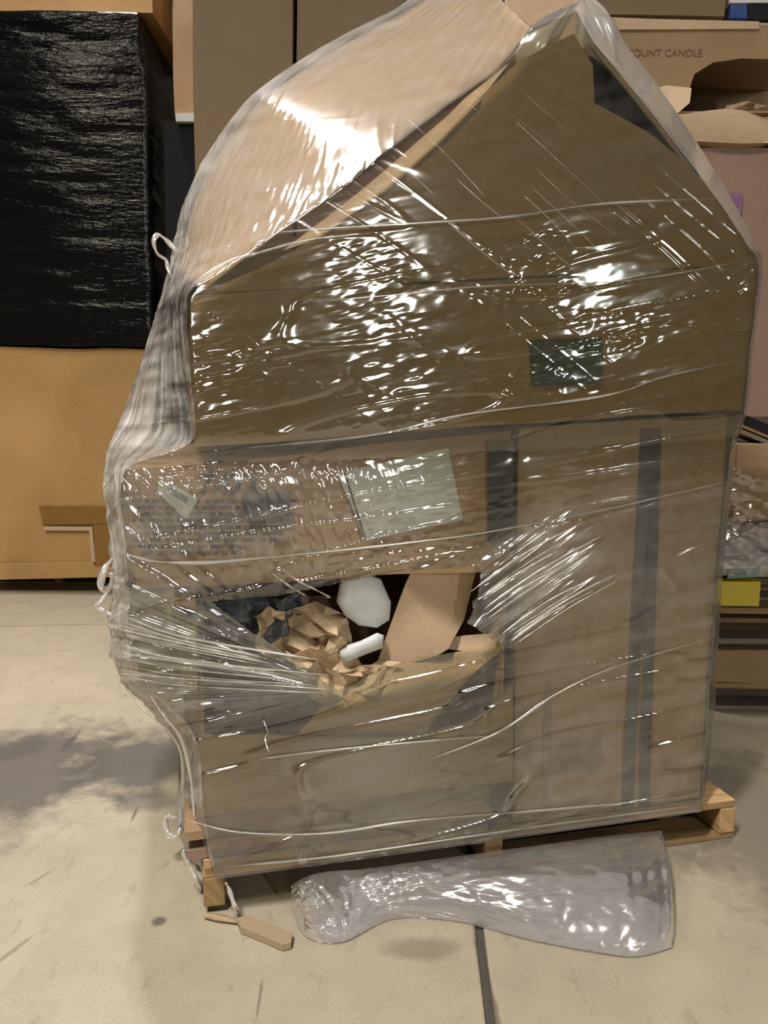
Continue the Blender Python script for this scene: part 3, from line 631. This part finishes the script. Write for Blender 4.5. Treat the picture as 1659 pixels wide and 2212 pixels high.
# rolled edges of the film where one winding ends
def film_v(y, x):
    tl = np.array([r[1][1] for r in ROWS], float); tr = np.array([r[2][1] for r in ROWS], float); k = np.clip((x - 300) / 1250, 0, 1); yy = tl * (1 - k) + tr * k
    return float(np.interp(-y, -yy, [r[4] for r in ROWS]))
def edge(name, pts, r, mat='film_edge', off=0.004, n=60, flat=0.5, seed=0, taper=True):
    P2 = catmull(np.array(pts, float), n); P = np.array([pv(x, y, film_v(y, x) - off) for x, y in P2])
    k = np.linspace(0, 1, n); R = r * (0.75 + 0.35 * vnoise(k * 14, k * 0, seed)) * (np.clip(np.minimum(k, 1 - k) * 8, 0.12, 1) if taper else 1)
    V, F, uv = tube(P, R, 7, flat, nrm=-LV); return mesh(name, V, F, mat, wrap, smooth=True, uv=uv, haze=np.repeat(0.30 * sstep(-0.5, 0.9, vnoise(k * 22, k * 0, seed + 50)), 7))
edge('rolled_edge', [(275, 1196), (330, 1212), (430, 1216), (560, 1206), (760, 1186), (900, 1170), (1050, 1150), (1300, 1102), (1430, 1072), (1572, 1040)], 0.0042, seed=1)
edge('rolled_edge', [(520, 968), (700, 952), (840, 934), (1000, 884 + 12), (1300, 856), (1440, 812), (1612, 776)], 0.0030, seed=2)
edge('rolled_edge', [(560, 505), (700, 494), (900, 482), (1100, 468), (1300, 440), (1568, 428)], 0.0034, seed=3)
edge('rolled_edge', [(430, 600), (500, 562), (560, 545), (665, 518), (760, 508)], 0.0034, seed=4)
edge('rolled_edge', [(700, 650), (860, 636), (1050, 618), (1350, 606), (1630, 560)], 0.0018, seed=5)
edge('rolled_edge', [(400, 1770), (520, 1798), (700, 1800), (900, 1772), (1200, 1748), (1500, 1720)], 0.0034, seed=6)
edge('rolled_edge', [(470, 1874), (700, 1852), (950, 1816), (1200, 1780), (1510, 1738)], 0.0030, seed=7)
edge('rolled_edge', [(930, 1640), (1080, 1580), (1200, 1500), (1330, 1440), (1530, 1380)], 0.0030, seed=8)
edge('rolled_edge', [(610, 1228), (640, 1252), (690, 1278), (715, 1292)], 0.0032, seed=9, off=0.008)
edge('rolled_edge', [(585, 1236), (620, 1262), (662, 1288)], 0.0026, seed=10, off=0.008)
edge('rolled_edge', [(560, 1640), (700, 1622), (930, 1600), (1060, 1590)], 0.0024, seed=11)
r = random.Random(5)
for k in range(15):                        # strands gathered at the left of the rip
    y0 = 1330 + k * 9.5 + r.uniform(-4, 4); y1 = 1462 + (k - 7) * 5.0; x1 = 560 + r.uniform(0, 190)
    edge('film_strand', [(262 + r.uniform(-6, 12), y0), (400, y0 + (y1 - y0) * 0.42 + r.uniform(-6, 6)), (x1, y1 + (x1 - 700) * 0.12)], r.uniform(0.0014, 0.0034), n=30, seed=60 + k, off=0.010)
for k in range(13):                        # strands at the right of the rip
    a = r.uniform(-70, 80); x0 = 1000 + 0.6 * (a + 70) + r.uniform(-10, 30); y0 = 1330 + a * 0.75; l = r.uniform(130, 270)
    edge('film_strand', [(x0, y0), (x0 + l * 0.5, y0 - l * 0.34 + r.uniform(-5, 5)), (x0 + l, y0 - l * 0.62)], r.uniform(0.0012, 0.0028), n=26, seed=90 + k, off=0.008)
for k in range(9):                         # diagonal stretch lines over the peak
    x0 = r.uniform(840, 1230); y0 = r.uniform(170, 470); l = r.uniform(60, 210)
    edge('film_strand', [(x0, y0), (x0 + l * 0.5, y0 + l * 0.46), (x0 + l, y0 + l * r.uniform(0.7, 1.05))], r.uniform(0.0005, 0.0009), n=16, seed=120 + k, off=0.003)
def ribbon_px(name, outer, inner, v, bulge, seed=0, nr=24, nc=14, mat='film_milk', parent=None, hz=0.1):
    A = catmull(np.array([pv(*p, v) for p in outer]), nr); B = catmull(np.array([pv(*p, v) for p in inner]), nr); f = np.linspace(0, 1, nc); k = np.linspace(0, 1, nr)
    Gd = A[:, None] * (1 - f)[None, :, None] + B[:, None] * f[None, :, None]
    Fm, Km = np.meshgrid(f, k); dd = bulge * np.sin(np.pi * Fm) * np.sin(np.pi * np.clip(Km, 0.05, 1)) ** 0.5 + 0.006 * vnoise(Fm * 6, Km * 3, seed)
    Gd = Gd - LV * dd[..., None]
    uv = np.stack([Fm.ravel() * 0.15, Km.ravel() * 0.2], 1)
    return mesh(name, Gd.reshape(-1, 3), grid_faces(nr, nc).tolist(), mat, parent or wrap, True, uv=uv, haze=np.full(nr * nc, hz))
ribbon_px('film_tail', [(1240, 5), (1185, 30), (1130, 72), (1110, 108), (1122, 132), (1160, 142)], [(1246, 20), (1228, 50), (1208, 86), (1194, 110), (1182, 128), (1172, 140)], 0.06, 0.03, 1)
ribbon_px('film_tail', [(1242, -20), (1275, -5), (1312, 28), (1330, 62), (1336, 100), (1345, 140)], [(1240, 5), (1242, 36), (1240, 66), (1250, 92), (1275, 118), (1310, 150)], 0.07, 0.035, 2)
def loop_px(pts, v, r_, seed, n=40, mat='film_milk'):
    P = catmull(np.array([pv(*p, v) for p in pts]), n); k = np.linspace(0, 1, n); P = P + LV * (0.01 * np.sin(k * 9 + seed))[:, None]
    V, F, uv = tube(P, r_ * (0.8 + 0.4 * vnoise(k * 9, k * 0, seed)), 8, 0.6, nrm=-LV); mesh('film_knot', V, F, mat, wrap, True, uv=uv, haze=np.full(len(V), 0.15))
loop_px([(385, 545), (362, 520), (342, 508), (332, 524), (340, 548), (358, 560), (362, 580), (372, 600)], 0.45, 0.0055, 1)
loop_px([(246, 1205), (228, 1225), (218, 1262), (226, 1278), (240, 1262), (244, 1235)], 0.18, 0.007, 2)
loop_px([(232, 1280), (215, 1300), (203, 1306), (212, 1318), (228, 1322), (246, 1334), (234, 1350)], 0.18, 0.0055, 3)
loop_px([(384, 1762), (364, 1760), (357, 1778), (362, 1800), (380, 1802), (392, 1790)], 0.2, 0.0075, 4)
loop_px([(396, 1830), (402, 1860), (425, 1895), (438, 1930)], 0.08, 0.006, 5)
loop_px([(236, 1320), (240, 1380), (255, 1450), (300, 1520), (360, 1570), (392, 1620), (398, 1700), (388, 1790)], 0.2, 0.0055, 6)
loop_px([(300, 1470), (345, 1530), (390, 1590), (412, 1680), (420, 1760)], 0.06, 0.004, 8)
loop_px([(488, 1912), (502, 1940), (512, 1968), (508, 2000)], -0.02, 0.005, 7)
loop_px([(570, 1558), (578, 1580), (574, 1602), (580, 1620)], -0.006, 0.003, 9, mat='film_edge')

# ================================================================== PLASTIC BAG ON THE FLOOR
def bag():
    root = thing('plastic_bag', 'clear crumpled plastic bag lying on the floor under the pallet edge', 'plastic bag', pz(1050, 2000))
    nr, nc = 34, 150
    T_ = catmull(np.array([pv(*p, -0.014) for p in ((628, 1915), (680, 1888), (780, 1878), (900, 1862), (1100, 1835), (1300, 1808), (1428, 1795))]), nc)
    B_ = catmull(np.array([pz(*p, 0.004) for p in ((628, 1960), (660, 2022), (740, 2034), (850, 1984), (990, 1990), (1130, 2026), (1260, 2052), (1370, 2066), (1452, 2046))]), nc)
    a = np.linspace(0, 1, nc); b = np.linspace(0, 1, nr); Am, Bm = np.meshgrid(a, b)
    h = np.interp(a, [0, .06, .16, .27, .36, .6, .85, .97, 1], [.01, .05, .055, .018, .03, .05, .06, .05, .02])
    Gd = T_[None] * (1 - Bm[..., None]) + B_[None] * Bm[..., None]
    prof = np.sin(np.pi * np.clip(Bm, 0, 1)) ** 0.7 * h[None]
    ang = np.arctan2(Bm - 0.9, (Am - 0.27) * 3)
    wr = 0.010 * np.abs(vnoise(ang * 7, np.hypot(Am - .27, Bm - .9) * 3, 3)) + 0.006 * np.abs(vnoise(Am * 26, Bm * 9, 4)) + 0.007 * vnoise(Am * 9, Bm * 4, 5)
    prof = prof + wr * np.sin(np.pi * np.clip(Bm, 0.02, 0.99)) ** 0.5
    Gt = Gd + prof[..., None] * (LZ * 0.8 - LV * 0.6)
    Gb = Gd.copy(); Gb[..., 2] = np.minimum(Gb[..., 2] * 0.25, Gd[..., 2]) * 0.9 + 0.001
    uv = np.stack([Am.ravel() * 0.9, Bm.ravel() * 0.22], 1); hz = 0.16 * np.exp(-((Am - .27) / .07) ** 2) + 0.22 * sstep(.93, 1, Am) + 0.12 * sstep(.8, 1, Bm)
    mesh('bag_top_sheet', Gt.reshape(-1, 3), grid_faces(nr, nc).tolist(), 'bag', root, True, uv=uv, haze=hz.ravel())
    mesh('bag_bottom_sheet', Gb.reshape(-1, 3), grid_faces(nr, nc).tolist(), 'bag', root, True, uv=uv, haze=0 * hz.ravel())
bag()

# ================================================================== BACKGROUND, LEFT
YL = 4.05
gp = pallet('dark wooden pallet under the big tan carton at far left', None, (-2.45, YL + 0.22, 0), (1, 0, 0), (0, 1, 0), 1.22, 0.88, ('wood_grey', 'wood_dark'), 6, False, h=(0.012, 0.062, 0.08), seed=9)
gay = thing('pallet_carton', 'big tan pallet carton at far left under the black wrapped load', 'carton', (-1.84, YL + 0.55, 0.088))
hexa('body', [(-2.45, YL, .088), (-1.225, YL, .088), (-1.215, YL, 1.30), (-2.45, YL, 1.30), (-2.45, YL + 1.1, .088), (-1.225, YL + 1.1, .088), (-1.215, YL + 1.1, 1.30), (-2.45, YL + 1.1, 1.30)], 'kraft_gold', gay, sub=10, dent=0.01, seed=2)
def pq(name, q, Y, th, mat, parent): return prism(name, [pY(x, y, Y) for x, y in q], (0, th, 0), mat, parent)
pq('tape', ((84, 1094), (262, 1094), (262, 1130), (92, 1134)), YL - 0.012, 0.004, 'tape_brown', gay)
pq('tape', ((202, 1132), (262, 1132), (262, 1224), (206, 1226)), YL - 0.012, 0.004, 'tape_brown', gay)
pq('bottom_flap', ((-160, 1256), (262, 1246), (262, 1226), (206, 1226), (200, 1214), (-160, 1222)), YL - 0.022, 0.014, 'kraft_gold', gay)
pq('flap_edge', ((96, 1146), (200, 1146), (200, 1138), (94, 1137)), YL - 0.014, 0.006, 'kraft_pale', gay)
pq('flap_edge', ((192, 1146), (200, 1146), (206, 1214), (198, 1214)), YL - 0.014, 0.006, 'kraft_pale', gay)

bl = thing('black_wrapped_load', 'tall load in shiny black stretch film on top of the tan carton', 'pallet load', (-1.84, YL + 0.55, 1.308))
def black_load():
    nr, per = 150, []
    x0, x1, y0, y1 = -2.46, -1.19, YL - 0.02, YL + 1.1
    for (ax, ay), (bx, by), n in (((x0, y0), (x1, y0), 90), ((x1, y0), (x1, y1), 40), ((x1, y1), (x0, y1), 10), ((x0, y1), (x0, y0), 10)):
        for k in range(n): per.append((ax + (bx - ax) * k / n, ay + (by - ay) * k / n))
    per = np.array(per); nc = len(per)
    for _ in range(3): per = 0.5 * per + 0.25 * (np.roll(per, 1, 0) + np.roll(per, -1, 0))
    z = np.linspace(1.308, 2.90, nr); c = per.mean(0)
    s = np.concatenate([[0], np.cumsum(np.linalg.norm(np.diff(per, axis=0), axis=1))]); Sm, Zm = np.meshgrid(s, z)
    d = 0.008 * vnoise(Sm * 2, Zm * 9, 3) + 0.005 * vnoise(Sm * 5, Zm * 26, 4) + 0.01 * vnoise(Sm * 1.3, Zm * 2, 6) - 0.05 * sstep(2.6, 2.9, Zm) * (Sm > 1.27) * (Sm < 2.4)
    dirn = (per - c) / np.linalg.norm(per - c, axis=1, keepdims=True)
    V = np.zeros((nr, nc, 3)); V[..., 0] = per[None, :, 0] + d * dirn[None, :, 0]; V[..., 1] = per[None, :, 1] + d * dirn[None, :, 1]; V[..., 2] = z[:, None]
    F = grid_faces(nr, nc, True).tolist() + [[(nr - 1) * nc + i for i in range(nc)]]
    mesh('black_film', V.reshape(-1, 3), F, 'black_film', bl, True, uv=np.stack([Sm.ravel(), Zm.ravel()], 1))
    boxw('load_body', (x0 + 0.05, y0 + 0.06, 1.309), (x1 - 0.07, y1 - 0.06, 2.86), 'kraft_dark', bl, bevel=0.01)
black_load()
tc = thing('carton', 'tan carton on top of the black wrapped load, cut by the picture top', 'carton', (-1.5, YL + 0.4, 2.905))
boxw('body', (-1.95, YL - 0.01, 2.905), (-1.16, YL + 0.7, 3.3), 'kraft_gold', tc, sub=6, dent=0.01, seed=4)

# cartons behind, centre
def bgbox(lab, x0, y0, x1, y1, Y, depth, mat, name='carton', cat='carton', group=None, dent=0.008, seed=0, zmin=None):
    a, b = pY(x0, (y0 + y1) / 2, Y), pY(x1, (y0 + y1) / 2, Y); zt_, zb = pY((x0 + x1) / 2, y0, Y)[2], pY((x0 + x1) / 2, y1, Y)[2]
    if zmin is not None: zb = zmin
    t = thing(name, lab, cat, ((a[0] + b[0]) / 2, Y + depth / 2, zb), group)
    boxw('body', (a[0], Y, zb), (b[0], Y + depth, zt_), mat, t, sub=8, dent=dent, seed=seed); return t
YC = 3.45
pallet('shaded wooden pallet behind the load, under the tall back cartons', None, (-0.98, YC + 0.03, 0), (1, 0, 0), (0, 1, 0), 1.22, 1.0, ('wood_dark', 'wood_grey'), 6, False, h=(0.012, 0.075, 0.095), seed=15)
c1 = bgbox('tall brown carton directly behind the left film edge, near the black load', 418, -160, 632, 800, YC, 0.6, 'kraft_brown', seed=31, zmin=0.097)
c2 = bgbox('brown carton behind the curved left flap of the top carton', 640, -160, 905, 800, YC + 0.02, 0.6, 'kraft_brown', seed=32, zmin=0.097)
dk = bgbox('black block added for the dark gap beside the black wrapped load', 360, 262, 428, 900, YC + 0.55, 0.4, 'black', name='gap_shade_block', cat='gap filler', seed=33, zmin=0.0, dent=0.003)  # solid black block standing in for the shade of an open gap
c3 = bgbox('narrow tan carton with a white strip, on the black gap block', 372, -160, 432, 244, YC + 0.53, 0.4, 'kraft', seed=34)
pq('white_strip', ((380, 262), (420, 262), (418, 244), (378, 244)), YC + 0.52, 0.03, 'white', c3)

# ================================================================== BACKGROUND, RIGHT
YR = 2.55
pallet('dark wooden pallet at lower right behind the load', 'pallets in the right stack', (1.10, YR - 0.02, 0), (1, 0, 0), (0, 1, 0), 1.1, 1.0, ('wood_dark', 'wood_grey'), 6, False, h=(0.015, 0.075, 0.095), seed=21)
low = bgbox('low film-wrapped brown carton on the lower right pallet', 1520, 1405, 1900, 1560, YR - 0.03, 0.9, 'kraft_dark', seed=41, zmin=0.097)
zl = pY(1600, 1405, YR - 0.03)[2]
zd = pY(1600, 1312, YR)[2]
pallet('upper wooden pallet between low carton and yellow package on the right', 'pallets in the right stack', (1.10, YR + 0.0, zl + 0.012), (1, 0, 0), (0, 1, 0), 1.1, 0.9, ('wood_dark', 'wood_grey'), 6, False, h=(0.02, zd - zl - 0.035, zd - zl - 0.014), seed=22)
yel = bgbox('flat yellow package on the upper right pallet', 1540, 1256, 1642, 1309, YR - 0.01, 0.5, 'yellow', name='yellow_package', cat='package', seed=43, dent=0.004)
z1 = pY(1600, 1256, YR)[2]
pp = thing('printed_bag', 'white and teal printed plastic bag on the yellow package', 'bag', (pY(1600, 1256, YR)[0], YR + 0.2, z1))
def pillow(name, x0, x1, y0, y1, z0, z1_, mat, parent, seed):
    n = 16; a = np.linspace(-1, 1, n); Am, Bm = np.meshgrid(a, a); k = np.clip((1 - Am ** 4) * (1 - Bm ** 4), 0, 1) ** 0.5
    zc = (z0 + z1_) / 2; hh = (z1_ - z0) / 2
    def lay(s): 
        V = np.zeros((n, n, 3)); V[..., 0] = (x0 + x1) / 2 + Am * (x1 - x0) / 2; V[..., 1] = (y0 + y1) / 2 + Bm * (y1 - y0) / 2
        V[..., 2] = zc + s * hh * k * (1 - (0.18 * np.abs(vnoise(Am * 4, Bm * 4, seed)) if s > 0 else 0)); return V.reshape(-1, 3)
    V = np.vstack([lay(1), lay(-1)]); f = grid_faces(n, n); F = f.tolist() + (f[:, ::-1] + n * n).tolist()
    uv = np.tile(np.stack([Am.ravel() * .2, Bm.ravel() * .2], 1), (2, 1))
    return mesh(name, V, F, mat, parent, True, uv=uv, haze=np.zeros(len(V)))
xa = pY(1540, 1250, YR)[0]; xb = pY(1650, 1250, YR)[0]; z2 = pY(1600, 1196, YR)[2]
bagb = pillow('bag_body', xa, xb + 0.1, YR - 0.02, YR + 0.4, z1 + 0.001, z2, 'white', pp, 3)
pq('teal_print', ((1572, 1250), (1640, 1246), (1640, 1226), (1574, 1232)), YR - 0.022, 0.01, 'teal', bagb)
z3 = pY(1600, 1130, YR)[2]
fb_ = thing('film_bundle', 'pink-tinged crumpled film bundle above the printed bag', 'plastic film', (xb, YR + 0.2, z2))
pillow('bundle', xa, xb + 0.2, YR - 0.01, YR + 0.4, z2 - 0.006, z3, film('film_bundle', tint=(0.9, 0.8, 0.75), haze=0.35, fine=(40, 40), white=(0.75, 0.6, 0.55), gloss=0.25), fb_, 5)
bx = bgbox('brown carton with pale top at right, above the film bundle', 1588, 962, 1900, 1128, YR + 0.05, 0.35, 'kraft', seed=45)
# loose film around the lower right stack
def side_film():
    xl = pY(1541, 1300, YR - 0.06)[0]; za, zb = pY(1600, 1243, YR - 0.06)[2], pY(1600, 1010, YR - 0.06)[2]
    nr, nc = 90, 110; z = np.linspace(za, zb, nr); p = np.concatenate([[(xl, YR + 0.7 - 0.76 * k / 30) for k in range(30)], [(xl + 0.55 * k / 79, YR - 0.06) for k in range(80)]])
    for _ in range(3): p[1:-1] = 0.5 * p[1:-1] + 0.25 * (p[:-2] + p[2:])
    s_ = np.concatenate([[0], np.cumsum(np.linalg.norm(np.diff(p, axis=0), axis=1))]); Sm, Zm = np.meshgrid(s_, z)
    d = 0.008 * vnoise(Sm * 4, Zm * 6, 3) + 0.0018 * vnoise(Sm * 22 + Zm * 9, Zm * 40, 4) + 0.0010 * vnoise(Sm * 60, Zm * 90, 5)
    V = np.zeros((nr, nc, 3)); V[..., 0] = p[None, :, 0] - d * (np.arange(nc)[None] < 30); V[..., 1] = p[None, :, 1] - d * (np.arange(nc)[None] >= 30); V[..., 2] = Zm
    hz = np.clip(0.02 + 0.05 * vnoise(Sm * 9, Zm * 14, 6) + 0.16 * np.exp(-((Zm - pY(1600, 1170, YR)[2]) / 0.05) ** 2), 0.01, 1)
    o = mesh('stretch_wrap', V.reshape(-1, 3), grid_faces(nr, nc), 'film', None, True, haze=hz.ravel(), layers=np.full(nr * nc, 0.12))
    tag(o, 'loose clear film over the carton and bundle above the yellow package', 'plastic film')
side_film()
# the tilted slatted pallet end and the tall pinkish carton
sl = thing('slat_frame', 'tilted dark slat frame under the tall pinkish carton at right', 'wood', pY(1640, 930, YR + 0.2))
for k, (dy, m_) in enumerate(((0, 'black'), (20, 'wood_dark'), (34, 'wood_grey'))):
    q = ((1590, 888 + dy), (1760, 958 + dy), (1760, 958 + dy + (22 if k == 0 else 10)), (1590, 888 + dy + (22 if k == 0 else 10)))
    pq('slat', q, YR + 0.10 + k * 0.004, 0.12, m_, sl)
pk = bgbox('tall pinkish carton with a purple mark at the right', 1490, 318, 1900, 900, YR + 0.25, 0.7, 'kraft_pink', seed=46)
pq('purple_mark', ((1560, 470), (1602, 462), (1604, 418), (1572, 416)), YR + 0.243, 0.006, 'ink_purple', pk)
zt_ = pY(1600, 318, YR + 0.25)[2]
cr = thing('crushed_carton', 'crushed pale carton on top of the tall pinkish carton', 'carton', pY(1560, 318, YR + 0.3))
hexa('body', [pY(x, y, YR + 0.22) for x, y in ((1440, 308), (1900, 314), (1900, 240), (1440, 246))] + [pY(x, y, YR + 0.22) + np.array([0, 0.6, 0]) for x, y in ((1440, 308), (1900, 314), (1900, 240), (1440, 246))], 'kraft_pale', cr, sub=10, dent=0.035, seed=9)
YT = YR + 0.45
tt_ = thing('torn_carton', 'brown carton at upper right with faint lettering and a dark torn hole', 'carton', pY(1550, 240, YT + 0.3))
tq = [(1290, 232), (1412, 236), (1470, 232), (1490, 190), (1500, 160), (1540, 135), (1600, 126), (1800, 130), (1800, 62), (1650, 54), (1290, 40)]
tfp = prism('front_panel', [pY(x, y, YT) for x, y in tq], (0, 0.006, 0), 'kraft_mid', tt_)
A0 = [pY(x, y, YT) for x, y in ((1290, 240), (1820, 240), (1820, 60), (1290, 40))]
bo = np.array([0, 0.55, 0])
prism('back_panel', [p + bo for p in A0], (0, 0.006, 0), 'kraft_dark', tt_)
prism('top_panel', [A0[3], A0[2], A0[2] + bo, A0[3] + bo], (0, 0, 0.006), 'kraft_pale', tt_)
prism('bottom_panel', [A0[0], A0[1], A0[1] + bo, A0[0] + bo], (0, 0, -0.006), 'kraft_dark', tt_)
prism('side_panel', [A0[0], A0[3], A0[3] + bo, A0[0] + bo], (-0.006, 0, 0), 'kraft_dark', tt_)
prism('torn_flap', [pY(1405, 196, YT - 0.02), pY(1440, 184, YT - 0.03), pY(1494, 190, YT - 0.03), pY(1490, 222, YT - 0.06), pY(1462, 246, YT - 0.08), pY(1420, 240, YT - 0.06)], (0, 0.005, 0), 'kraft_pale', tt_)
prism('lid_edge', [pY(x, y, YT - 0.01) for x, y in ((1290, 64), (1640, 62), (1640, 46), (1290, 38))], (0, 0.01, 0), 'kraft_pale', tt_)
text_mesh('lettering', 'COUNT CANDLE', pY(1352, 122, YT - 0.001), (1, 0, 0.01), LZ, 0.025, 'ink_faint', tfp)
crumple('torn_liner', 'ragged pale paper lining edge below the dark torn hole', 'paper', ((1560, 232), (1760, 226), (1760, 262), (1540, 262)), 1.25, 0.03, 'kraft_pale', n=(8, 20), seed=77)
ub = bgbox('brown carton at the top right edge, above the lettered carton', 1270, -120, 1572, 34, YT + 0.05, 0.5, 'kraft_brown', seed=48)
blu = bgbox('blue plastic container at the top right corner', 1576, 4, 1800, 42, YT + 0.08, 0.3, 'blue', name='blue_container', cat='container', seed=49, dent=0.003)
pq('black_cap', ((1620, 42), (1700, 42), (1700, 10), (1618, 8)), YT + 0.07, 0.02, 'black', blu)
pq('white_lid', ((1576, 6), (1800, 6), (1800, -20), (1576, -20)), YT + 0.075, 0.2, 'white', blu)
